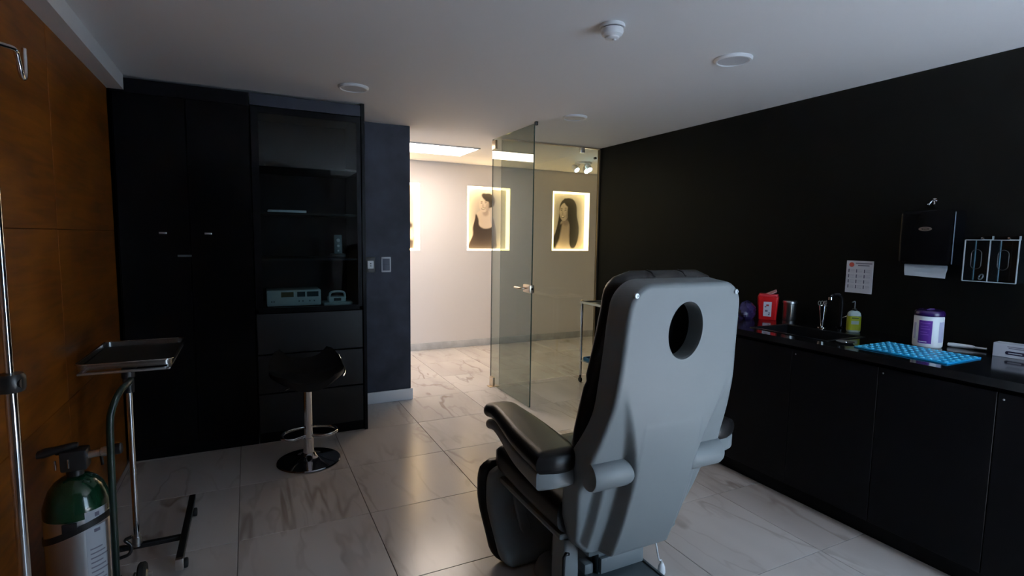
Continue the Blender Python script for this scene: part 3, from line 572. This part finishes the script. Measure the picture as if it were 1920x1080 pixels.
# ------------------------------------------------------------------ steel trolley by the partition
t = thing('steel_trolley', 'chrome wheeled trolley standing in front of the glass partition', 'trolley', (3.125, .80, 0))
for x in (-.14, .14):
    for y in (-.27, .27):
        lg = tube('leg', [(x, y, .075), (x, y, .80)], .0125, M_CHROME, t, 14)
        lathe('castor_stem', [(0, .05), (.010, .05), (.010, .078), (0, .078)], M_BLKP, lg, (x, y, 0), seg=10); lathe('castor_wheel', [(0, -.010), (.022, -.010), (.025, -.006), (.025, .006), (.022, .010), (0, .010)], M_RUB, lg, (x, y, .0255), 'x', 18)
boxes('top_shelf', [((-.15, -.28, .785), (.15, .28, .790)), ((-.15, -.285, .785), (.15, -.28, .805)), ((-.15, .28, .785), (.15, .285, .805)), ((-.155, -.285, .785), (-.15, .285, .805)), ((.15, -.285, .785), (.155, .285, .805))], M_STEEL, t)
for x in (-.14, .14):
    for y in (-.27, .27): lathe('corner_cap', [(0, .80), (.015, .80), (.015, .812), (.010, .817), (0, .817)], M_BRASS if y > 0 and x < 0 else M_CHROME, t, (x, y, 0), seg=14)
box('lower_shelf', (-.15, -.28, .215), (.15, .28, .221), M_STEEL, t)
bt = thing('blue_tray', 'blue plastic tray on the lower shelf of the chrome trolley', 'tray', (3.125, .80, .221))
boxes('tray', [((-.122, -.25, 0), (.122, .25, .006)), ((-.122, -.25, .006), (-.117, .25, .035)), ((.117, -.25, .006), (.122, .25, .035)), ((-.117, -.25, .006), (.117, -.245, .035)), ((-.117, .245, .006), (.117, .25, .035))], mat('blue_tray_plastic', (.02, .16, .36), .4), bt)
db = thing('dark_case', 'dark grey instrument case on top of the chrome trolley', 'case', (3.16, .66, .7905))
box('base', (-.10, -.12, 0), (.10, .20, .045), mat('graphite_case', (.04, .045, .055), .4), db, .004); box('lid', (-.10, -.12, .046), (.10, .20, .062), MATS['graphite_case'], db, .004)

# ------------------------------------------------------------------ bar stool
t = thing('bar_stool', 'black bar stool with chrome post and round chrome base before the dark cabinet', 'stool', (.385, .205, 0))
lathe('base', [(0, 0), (.185, 0), (.190, .004), (.186, .010), (.10, .024), (.050, .040), (.036, .058), (0, .058)], mat('dark_chrome', (.30, .30, .33), .07, 1.), t, seg=56)
lathe('post_sleeve', [(0, .055), (.034, .055), (.031, .075), (.029, .15), (0, .15)], M_CHROME, t); lathe('post', [(0, .15), (.0255, .15), (.0255, .50), (0, .50)], M_CHROME, t)
fr = tube('foot_rest', catmull([(.02, -.01, .165), (.10, -.05, .17), (.165, -.02, .175), (.15, .08, .175), (.0, .13, .175), (-.13, .07, .175), (-.15, -.04, .175), (-.09, -.06, .17), (-.02, -.01, .165)], 6), .0095, M_CHROME, t, 10)
lathe('mount_plate', [(0, .50), (.085, .50), (.085, .508), (0, .508)], M_BLKP, t)
rg = []
for k in range(15):     # scooped seat pan with a low backrest on its far side
    f = k/14; y = -.20+.40*f; lift = .055*sstep(.55, 1, f)**1.3; s = math.sin(PI*(.06+.88*f))**.25; hw = .215*s
    up, dn = [], []
    for i in range(17):
        u = -1+i/8; zz = .555 + .045*abs(u)**3 + lift*1.1 + (.02*abs(u)**3 if f > .6 else 0) - .01*(1-f)
        up.append((hw*u, y, zz)); dn.append((hw*u, y, zz-.05*(1-.5*abs(u)**2)))
    rg.append(up+dn[::-1])
loft('seat', rg, M_VINYL, t, 55)
tube('seat_trim', catmull([(.190, -.175, .565), (.214, -.10, .580), (.216, .03, .600), (.205, .12, .640)], 5), .004, M_CHROME, t, 8)
tube('gas_lever', [(.02, 0, .495), (-.10, -.05, .49), (-.13, -.06, .485)], .005, M_CHROME, t, 8)

# ------------------------------------------------------------------ instrument (mayo) stand
t = thing('mayo_stand', 'wheeled steel instrument stand with tray on a chrome post by the wood wall', 'stand', (-.388, -.565, 0))
for x in (-.155, .175):
    lg = box('leg', (x-.014, -.20, .045), (x+.014, .40, .072), M_BLKP, t, .003)
    box('leg_cap', (x-.0145, -.218, .022), (x+.0145, -.198, .072), M_STEEL, t, .002)
    for y in (.30, -.16): lathe('castor', [(0, -.008), (.018, -.008), (.021, -.004), (.021, .004), (.018, .008), (0, .008)], M_RUB, lg, (x+.018, y, .0215), 'x', 14)
box('cross_bar', (-.142, -.012, .048), (.162, .012, .068), M_BLKP, t, .002)
lathe('post_socket', [(0, .06), (.018, .06), (.018, .10), (0, .10)], M_STEEL, t); lathe('post', [(0, .07), (.0115, .07), (.0115, .74), (0, .74)], M_CHROME, t); lathe('height_sleeve', [(0, .74), (.020, .74), (.020, .80), (.024, .805), (.024, .835), (0, .835)], M_BLKP, t)
box('support_arm', (-.02, -.02, .825), (.02, .42, .845), M_BLKP, t, .003)
for x in (-.15, .15): box('support_rail', (x-.008, -.06, .838), (x+.008, .46, .847), M_STEEL, t, .002)
box('front_rail', (-.15, -.06, .838), (.15, -.044, .847), M_STEEL, t, .002); box('rear_rail', (-.15, .44, .838), (.15, .456, .847), M_STEEL, t, .002)
tr = thing('instrument_tray', 'shallow steel tray with raised rim resting on the instrument stand', 'tray', (-.395, -.32, .8475))
def tray_mesh(hx, hy, hgt, r):
    bm = bmesh.new(); L_ = [(.93, 0), (1.0, hgt), (1.03, hgt), (1.03, hgt-.004), (1.005, hgt-.005)]
    rings_mesh(bm, [[(u*s, v*s, z) for u, v in rrect(hx, hy, r, 5)] for s, z in ((.985, 0), (.992, hgt), (1.03, hgt+.001), (1.03, hgt-.004), (1.004, hgt-.004), (1.0, -.0)) ], False, False)
    bm2 = bm; vs = [bm.verts.new((u*.985, v*.985, .0015)) for u, v in rrect(hx, hy, r, 5)]; bm.faces.new(vs)
    vs = [bm.verts.new((u*1.0, v*1.0, .0)) for u, v in rrect(hx, hy, r, 5)]; bm.faces.new(vs)
    return bm
fin('tray_pan', tray_mesh(.165, .255, .026, .03), mat('dark_steel', (.45, .44, .43), .25, 1.), tr, 40); plate('black_liner', rrect(.158, .247, .026, 5), .002, .005, M_RUB, tr); tube('rim', [(u*1.03, v*1.03, .0255) for u, v in rrect(.165, .255, .03, 5)+[rrect(.165, .255, .03, 5)[0]]], .003, M_CHROME, tr, 8)

# ------------------------------------------------------------------ oxygen cylinder and its cart
t = thing('oxygen_cylinder', 'oxygen cylinder with green shoulder and bare aluminium body strapped on a cart', 'gas cylinder', (-.462, -1.06, .035))
R0 = .091
lathe('body', [(0, 0), (R0-.01, 0), (R0, .01), (R0, .445), (0, .445)], M_ALU, t, seg=48)
lathe('green_shoulder', [(R0+.0005, .44), (R0+.0005, .47), (.083, .50), (.074, .525), (.058, .547), (.040, .560), (.026, .566), (0, .566)], mat('green_enamel', (.003, .030, .012), .16, coat=.3), t, seg=48)
lathe('neck', [(0, .565), (.024, .565), (.024, .585), (0, .585)], M_BLKP, t); box('valve_yoke', (-.034, -.030, .585), (.040, .030, .655), M_BLKP, t, .008)
for x in (-.046, -.012): box('yoke_pin', (x, -.034, .600), (x+.006, -.028, .632), M_CHROME, t, .002)
kn = loft('tee_handle', [[(x, .022*s*math.cos(a), .660+.016*s*math.sin(a)+.18*(x+.03)) for a in [2*PI*i/14 for i in range(14)]] for x, s in ((-.098, .3), (-.094, .8), (-.075, 1.0), (-.05, .8), (.0, .7), (.012, .5), (.014, .2))], M_BLKP, t, 45)
rgl = lathe('regulator', [(0, .035), (.009, .035), (.009, .08), (.0125, .082), (.0125, .135), (.016, .138), (.016, .175), (0, .175)], M_ALU, t, (0, -.005, .622), 'x', 24); rgl.rotation_euler = (0, -.10, 0)
lathe('regulator_knob', [(0, .175), (.018, .175), (.019, .179), (.019, .192), (.016, .196), (0, .196)], M_BLKP, rgl, (0, -.005, .622), 'x', 20); tube('hose_barb', [(.135, -.005, .61), (.135, -.005, .585), (.135, -.005, .578)], .005, M_BLKP, rgl, 8); tube('regulator_cap', [(.06, -.005, .632), (.05, -.005, .648), (.02, -.005, .652)], .010, M_BLKP, rgl, 10)
M_LBL = mat('cylinder_label_paper', (.50, .52, .56), .7)
lb = wrap('label', -1.15, -.35, .175, .405, R0+.0012, M_LBL, t, 12)
wrap('printed_block', -.9, -.7, .385, .396, R0+.0016, M_INK, lb, 4)
for k in range(9): wrap('printed_line', -1.05, -.45-.1*(k % 3), .20+.016*k, .2045+.016*k, R0+.0016, mat('grey_print', (0, 0, 0)), lb, 6)
u_ = wrap('upper_label', -1.15, -.35, .412, .462, R0+.0014, M_LBL, t, 12); wrap('printed_line', -.85, -.7, .438, .452, R0+.0018, M_INK, u_, 4); wrap('printed_line', -1.0, -.6, .418, .428, R0+.0018, M_INK, u_, 4)
c = thing('cylinder_cart', 'dark green tubular cylinder cart with strap and small wheels', 'cart', (-.462, -1.06, 0))
M_CART = mat('dark_green_tube', (.008, .022, .016), .35)
st = loft('strap', [[((R0+d)*math.cos(a), (R0+d)*math.sin(a), .425+z+.035*math.cos(a+.4)) for a in [2*PI*i/40 for i in range(40)]] for d, z in ((.001, -.011), (.004, -.011), (.004, .011), (.001, .011))], M_BLKP, c, 40, False, False); box('buckle', (-.02, -R0-.010, .445), (.02, -R0-.003, .475), M_BLKP, st, .003)
pth = [(.105, -.055, .05), (.108, -.055, .45), (.112, -.055, .75), (.118, -.045, .82), (.135, -.01, .87), (.15, .04, .885), (.15, .09, .885)]
tube('handle_post', [Vector(p) for p in pth[:2]]+catmull(pth[1:], 6)[1:], .011, M_CART, c, 14)
lathe('base_plate', [(0, .022), (.10, .022), (.102, .026), (.102, .034), (0, .034)], M_CART, c, seg=40)
tube('axle', [(.03, .25, .055), (.16, .25, .055)], .008, M_STEEL, c, 10)
for x in (.03, .127):
    wh = lathe('wheel', [(0, -.014), (.045, -.014), (.052, -.008), (.052, .008), (.045, .014), (0, .014)], M_RUB, c, (x, .25, .053), 'x', 28); lathe('hub_cap', [(0, .014), (.022, .014), (.018, .019), (0, .02)], M_BRASS, wh, (x, .25, .053), 'x', 20)
for x in (.055, .10): box('wheel_bracket', (x-.004, .06, .034), (x+.004, .27, .064), M_CART, c, .002)
tube('clip', catmull([(.115, -.05, .30), (.145, -.05, .31), (.15, -.05, .34), (.135, -.05, .36), (.155, -.05, .37)], 4), .006, M_BLKP, c, 8)

# ------------------------------------------------------------------ infusion pole
t = thing('infusion_pole', 'chrome infusion pole with dark clamp at the left edge by the wood wall', 'pole', (-.45, -1.568, 0))
lathe('lower_tube', [(0, .05), (.0125, .05), (.0125, 1.045), (0, 1.045)], M_CHROME, t); lathe('upper_tube', [(0, 1.04), (.0085, 1.04), (.0085, 1.86), (0, 1.86)], M_CHROME, t)
loft('clamp_knob', lathe_rings([(.012, -.022), (.026, -.022), (.031, -.012), (.031, .012), (.026, .022), (.012, .022)], (0, 0, 1.043), 'z', 12), M_BLKP, t, 40); tube('clamp_screw', [(.012, -.01, 1.043), (.027, -.013, 1.043)], .012, M_BLKP, t, 12)
for s in range(2):
    a = math.radians(90+180*s); ca, sa = math.cos(a), math.sin(a)
    tube('hook', catmull([(0, 0, 1.85), (ca*.10, sa*.10, 1.868), (ca*.185, sa*.185, 1.882), (ca*.205, sa*.205, 1.865), (ca*.222, sa*.222, 1.832), (ca*.238, sa*.238, 1.822), (ca*.252, sa*.252, 1.838), (ca*.256, sa*.256, 1.905)], 6), .0062, M_CHROME, t, 10)
for k in range(5):
    a = 2*PI*k/5+.3; r_ = .20 if math.cos(a) > -.3 else .145
    lg = tube('leg', [(.02*math.cos(a), .02*math.sin(a), .075), (r_*.5*math.cos(a), r_*.5*math.sin(a), .068), (r_*math.cos(a), r_*math.sin(a), .055)], .010, M_STEEL, t, 10)
    lathe('castor', [(0, -.007), (.021, -.007), (.023, 0), (.021, .007), (0, .007)], M_RUB, lg, (r_*math.cos(a), r_*math.sin(a), .0235), 'x', 14)
lathe('hub', [(0, .05), (.03, .05), (.03, .09), (.016, .10), (0, .10)], M_STEEL, t)

# ------------------------------------------------------------------ treatment chair
CH = (1.31, -1.55)
t = thing('treatment_chair', 'large reclining treatment chair with pale grey moulded back shell and black vinyl cushions', 'chair', (CH[0], CH[1], 0))
_z = np.array([1.30, 1.25, 1.13, .97, .81, .67, .5, .40, .30]); _y = np.array([-2.024, -2.018, -2.005, -1.99, -1.972, -1.945, -1.90, -1.865, -1.825]) - CH[1]
_c = np.polyfit(_z, _y, 4)
def Yp(z): return float(np.polyval(_c, z))
_wz = [.27, .33, .42, .5, .6, .68, .75, .9, 1.05, 1.15, 1.25, 1.32]; _ww = [.214, .230, .250, .267, .284, .284, .272, .252, .241, .236, .228, .222]
def Wf(z): return float(np.interp(z, _wz, _ww))
ZB, ZT = .304, 1.282
def shell():
    NR, NC, re, D = 132, 96, .016, .092
    def width(z):
        rc = .062; wv = Wf(z)-re
        if z > ZT-re-rc: k = (z-(ZT-re-rc))/rc; wv -= rc*(1-math.sqrt(max(0, 1-k*k)))
        rb = .05
        if z < ZB+re+rb: k = ((ZB+re+rb)-z)/rb; wv -= rb*(1-math.sqrt(max(0, 1-min(1, k)**2)))
        return wv
    def relief(x, z):
        ax = abs(x); d = .050*sstep(.98, .60, z); xsn = .128+.085*sstep(.62, 1.02, z)
        n = -d*sstep(xsn-.006, xsn+.020, ax)
        n += .002*sstep(.830, .812, z)*sstep(.126, .120, ax)
        n -= .030*sstep(.66, .56, z)*sstep(.196, .222, ax)
        return n
    zs = []
    a, b = ZB+re, ZT-re
    for i in range(NR+1):
        f = i/NR; f = f if True else f; zs.append(a+(b-a)*f)
    # finer rows in the rounded corners
    zs = sorted(set([round(q, 5) for q in zs] + [round(b-.062*(1-math.sin(k*PI/20)), 5) for k in range(11)] + [round(a+.05*(1-math.sin(k*PI/20)), 5) for k in range(11)]))
    bm = bmesh.new(); g = []
    EX, EZ, hcz = .071, .094, 1.128
    for z in zs:
        row = []
        wv = width(z)
        for i in range(NC+1):
            x = wv*(-1+2*i/NC); row.append([x, z])
        g.append(row)
    def ev(x, z): return math.hypot(x/EX, (z-hcz)/EZ)
    V = [[bm.verts.new((p[0], Yp(p[1])-relief(*p), p[1])) for p in row] for row in g]
    faces = {}
    for j in range(len(zs)-1):
        for i in range(NC): faces[(j, i)] = bm.faces.new((V[j][i], V[j][i+1], V[j+1][i+1], V[j+1][i]))
    kill = [f for f in faces.values() if any(ev(v.co.x, v.co.z) < 1 for v in f.verts)]
    bmesh.ops.delete(bm, geom=kill, context='FACES')
    hole_e = [e for e in bm.edges if e.is_boundary and all(ev(v.co.x, v.co.z) < 1.4 for v in e.verts)]
    hv = {v for e in hole_e for v in e.verts}
    for v in hv:
        k = ev(v.co.x, v.co.z); v.co.x /= k; v.co.z = hcz+(v.co.z-hcz)/k; v.co.y = Yp(v.co.z)
    # rim of the head opening, rolled inwards
    cur = hole_e
    for dn, sh in ((.002, .994), (.006, .978), (.012, .972), (.060, .972)):
        r = bmesh.ops.extrude_edge_only(bm, edges=cur); nv = [q for q in r['geom'] if isinstance(q, bmesh.types.BMVert)]; cur = [q for q in r['geom'] if isinstance(q, bmesh.types.BMEdge) and q.is_boundary]
        for v in nv:
            k = ev(v.co.x, v.co.z); x, z = v.co.x/k*sh, hcz+(v.co.z-hcz)/k*sh; v.co = (x, Yp(z)+dn, z)
    # outer skirt
    J = len(zs)-1
    loop = [V[j][0] for j in range(J+1)] + [V[J][i] for i in range(1, NC+1)] + [V[j][NC] for j in range(J-1, -1, -1)] + [V[0][i] for i in range(NC-1, 0, -1)]
    base = [Vector(v.co) for v in loop]; n = len(base); nor = []
    for i in range(n):
        tt = base[(i+1) % n]-base[i-1]; q = Vector((-tt.z, 0, tt.x)); nor.append(q.normalized() if q.length else Vector((0, 0, 1)))
    prev = loop
    for off, dn in [(re*math.sin(k*PI/10), re*(1-math.cos(k*PI/10))) for k in range(1, 6)] + [(re+.003, .45), (re+.006, .75), (re+.008, .93), (re+.005, 1.0)]:
        nxt = []
        for p, q in zip(base, nor):
            c = p + q*off; depth = Yp(c.z)+.05*0
            Dz = D+.075*sstep(.88, .62, p.z); yy = max(p.y+dn, Yp(p.z)+dn) if dn < .03 else p.y+re+(max(.01, Yp(p.z)+Dz-p.y-re))*dn
            nxt.append(bm.verts.new((c.x, yy, c.z)))
        for i in range(n):
            j = (i+1) % n
            bm.faces.new((prev[i], prev[j], nxt[j], nxt[i]))
        prev = nxt
    bmesh.ops.recalc_face_normals(bm, faces=bm.faces)
    me = bpy.data.meshes.new('back_shell'); bm.to_mesh(me); bm.free()
    return link('back_shell', me, M_SHELL, t, 60)
sh = shell()
for x in (-.213, .197):
    z = 1.247; lathe('shell_screw', [(0, .002), (.009, .002), (.009, -.003), (.007, -.005), (.004, -.005), (.0035, -.003), (0, -.003)], mat('dull_steel', (.45, .46, .47), .45, 1.), sh, (x, Yp(z), z), 'y', 16)
# backrest cushion
rg = []
ct, cb = 1.312, .40
for k in range(46):
    f = k/45; z = cb+(ct-cb)*f; rc = .085; hw = Wf(min(z, 1.2))+.012-.022*sstep(.85, 1.2, z)-.026*sstep(.80, .66, z)
    if z > ct-rc: q = (z-(ct-rc))/rc; hw -= rc*(1-math.sqrt(max(0, 1-q*q)))*.95
    th = .040*(1 if z < ct-.05 else math.sqrt(max(.02, 1-((z-(ct-.05))/.05)**2)))
    yc = Yp(z)+.094+.040+.012*math.sin(PI*f)+.03*sstep(.80, .60, z)
    seam = .004 if (abs(z-.95) < .012 or abs(z-.70) < .012) else 0
    rg.append([(u, yc+v-seam, z) for u, v in rrect(hw-seam, th, .034, 5)])
cu = loft('back_cushion', rg, M_VINYL, t, 60)
for x in (-.075, .055): tube('seam', [(x, Yp(1.27)+.082, 1.295), (x, Yp(1.29)+.10, 1.3075), (x, Yp(1.30)+.125, 1.3135), (x, Yp(1.30)+.15, 1.302), (x, Yp(1.27)+.175, 1.282)], .003, M_RUB, cu, 6)
# arm pivots and arm rests
for s in (-1, 1):
    hb = lathe('arm_hub', [(.001, .104), (.020, .106), (.036, .112), (.047, .126), (.051, .145), (.051, .268), (.047, .278), (.036, .283), (0, .284)], M_SHELL, t, (0, Yp(.655)+.052, .655), 'x', 36)
    if s < 0: hb.rotation_euler = (0, 0, PI); hb.location = (0, 2*(Yp(.655)+.052), 0)
    xc = s*.360+.022
    box('arm_bracket', (min(s*.275, s*.32), -.27, .600), (max(s*.275, s*.32), -.20, .655), M_BLKP, t, .008)
    def arm(z_off, hh, wsc, yf, yr, rr, nm, m_, top):
        rgs = []
        for k in range(29):
            f = k/28; y = yr+(yf-yr)*f
            endr = min(1, math.sin(min(1, f/.05)*PI/2)**.6+.45) * min(1, math.sin(min(1, (1-f)/.10)*PI/2)**.6+.25)
            wv = (.088-.024*sstep(.30, .85, f))*wsc*min(1, endr)
            zc = .664+z_off+.010*sstep(.2, .75, f)-.022*sstep(.80, 1, f)-.006*f
            hv = hh*(1-(.20 if top else .42)*sstep(.25, .9, f))*(.55+.45*min(1, endr)); x_ = xc-s*.062*f
            rgs.append([(x_+u, y, zc+v) for u, v in rrect(wv, hv, min(rr, hv*.95), 5)])
        return loft(nm, rgs, m_, t, 60)
    ap = arm(.020, .038, 1.0, .385, -.285, .036, 'arm_pad', M_VINYL, 1); arm(-.034, .034, .95, .365, -.280, .016, 'arm_shell', M_SHELL, 0)
# seat
rg = []
for k in range(25):
    f = k/24; y = -.17+.56*f; e = min(1, math.sin(min(1, (1-f)/.14)*PI/2)**.8+.05); zt = .500+.012*sstep(.4, .9, f); th = .066*(.35+.65*e)
    rg.append([(u, y, zt-.066+v*1.0) for u, v in rrect(.283*(.93+.07*e), th, .045*e+.004, 6)])
loft('seat_cushion', rg, M_VINYL, t, 60)
box('seat_pan', (-.272, -.17, .340), (.272, .34, .368), M_SHELL, t, .012)
# leg rest
rg = []; rg2 = []
for k in range(23):
    f = k/22; z = .415-.405*f; e = min(1, math.sin(min(1, f/.13)*PI/2)**.8+.04)*min(1, math.sin(min(1, (1-f)/.16)*PI/2)**.8+.04)
    y = .435-.15*sstep(.40, 1, f)-.03*sstep(.25, 0, f)
    rg.append([(u, y+v+.012, z) for u, v in rrect(.325*(.86+.14*e), .036*(.4+.6*e), .03*e+.002, 5)])
    rg2.append([(u, y+v-.055, z) for u, v in rrect(.310*(.82+.18*e), .032*(.3+.7*e), .026*e+.002, 5)])
loft('leg_cushion', rg, M_VINYL, t, 60); ls = loft('leg_shell', rg2, M_SHELL, t, 60)
for x in (-.17, -.06, .06, .17): loft('rib', [[(x+u, y_+v, z) for u, v in rrect(.026*s_, .012*s_, .009*s_, 4)] for z, y_, s_ in ((.375, .340, .3), (.36, .342, .9), (.24, .345, 1), (.14, .288, 1), (.11, .262, .4))], M_SHELL, ls, 50)
# base: foot cover, column and mechanism
loft('foot_cover', [[(u, v+.02, z) for u, v in rrect(a, b, .10, 7)] for a, b, z in ((.19, .20, 0), (.195, .205, .012), (.185, .195, .045), (.16, .18, .062), (.12, .15, .07))], M_SHELL, t, 40)
loft('column', [[(u, v+.03, z) for u, v in rrect(a, b, .03, 4)] for a, b, z in ((.11, .15, .062), (.10, .14, .20), (.10, .14, .30))], M_SHELLD, t, 40)
box('lift_frame', (-.18, -.22, .285), (.18, .30, .336), M_SHELLD, t, .006)
dk = box('rear_deck', (-.125, -.36, .143), (.125, -.095, .153), M_SHELLD, t, .003)
for x in (-.130, .130): box('deck_side', (x-.0045, -.36, .085), (x+.0045, -.10, .158), M_SHELLD, t)
box('deck_post', (-.09, -.20, .070), (.09, -.125, .143), M_SHELLD, t, .004); box('deck_riser', (-.085, -.15, .153), (.085, -.105, .285), M_SHELLD, t, .004)
for x in (-.10, .10):
    for y in (-.125, -.32): lathe('deck_bolt', [(0, .153), (.009, .153), (.008, .157), (0, .158)], M_CHROME, dk, (x, y, 0), seg=12)
box('hinge_plate', (-.085, -.168, .165), (.115, -.152, .225), M_SHELL, t, .003)
for x in (-.115, .115): box('hinge_bracket', (x-.020, -.135, .1535), (x+.020, -.085, .195), M_SHELL, t, .006)
loft('side_post', [[(-.215+u, -.12+v, z) for u, v in rrect(a, .045, .012, 4)] for z, a in ((.06, .03), (.20, .034), (.335, .03))], M_SHELL, t, 40)
tube('release_lever', [(-.245, -.19, .30), (-.262, -.20, .312), (-.27, -.20, .30), (-.272, -.20, .20), (-.275, -.20, .12)], .006, M_BLKP, t, 8)
# white cord with inline plug lying behind the chair
c = thing('power_cord', 'thin white power cord with plug hanging behind the chair', 'cord', (1.50, -1.70, 0))
tube('cable', catmull([(-.02, .02, .29), (-.018, -.018, .235), (.03, .01, .13), (.09, .06, .08), (.106, .074, .057)], 6), .0032, M_PLASTW, c, 8)
lathe('plug', [(0, 0), (.014, 0), (.017, .006), (.015, .03), (.007, .05), (0, .052)], M_PLASTW, c, (.108, .075, .006), seg=16)
for x in (.102, .114): box('pin', (x-.0015, .071, .0), (x+.0015, .079, .007), M_BRASS, c)
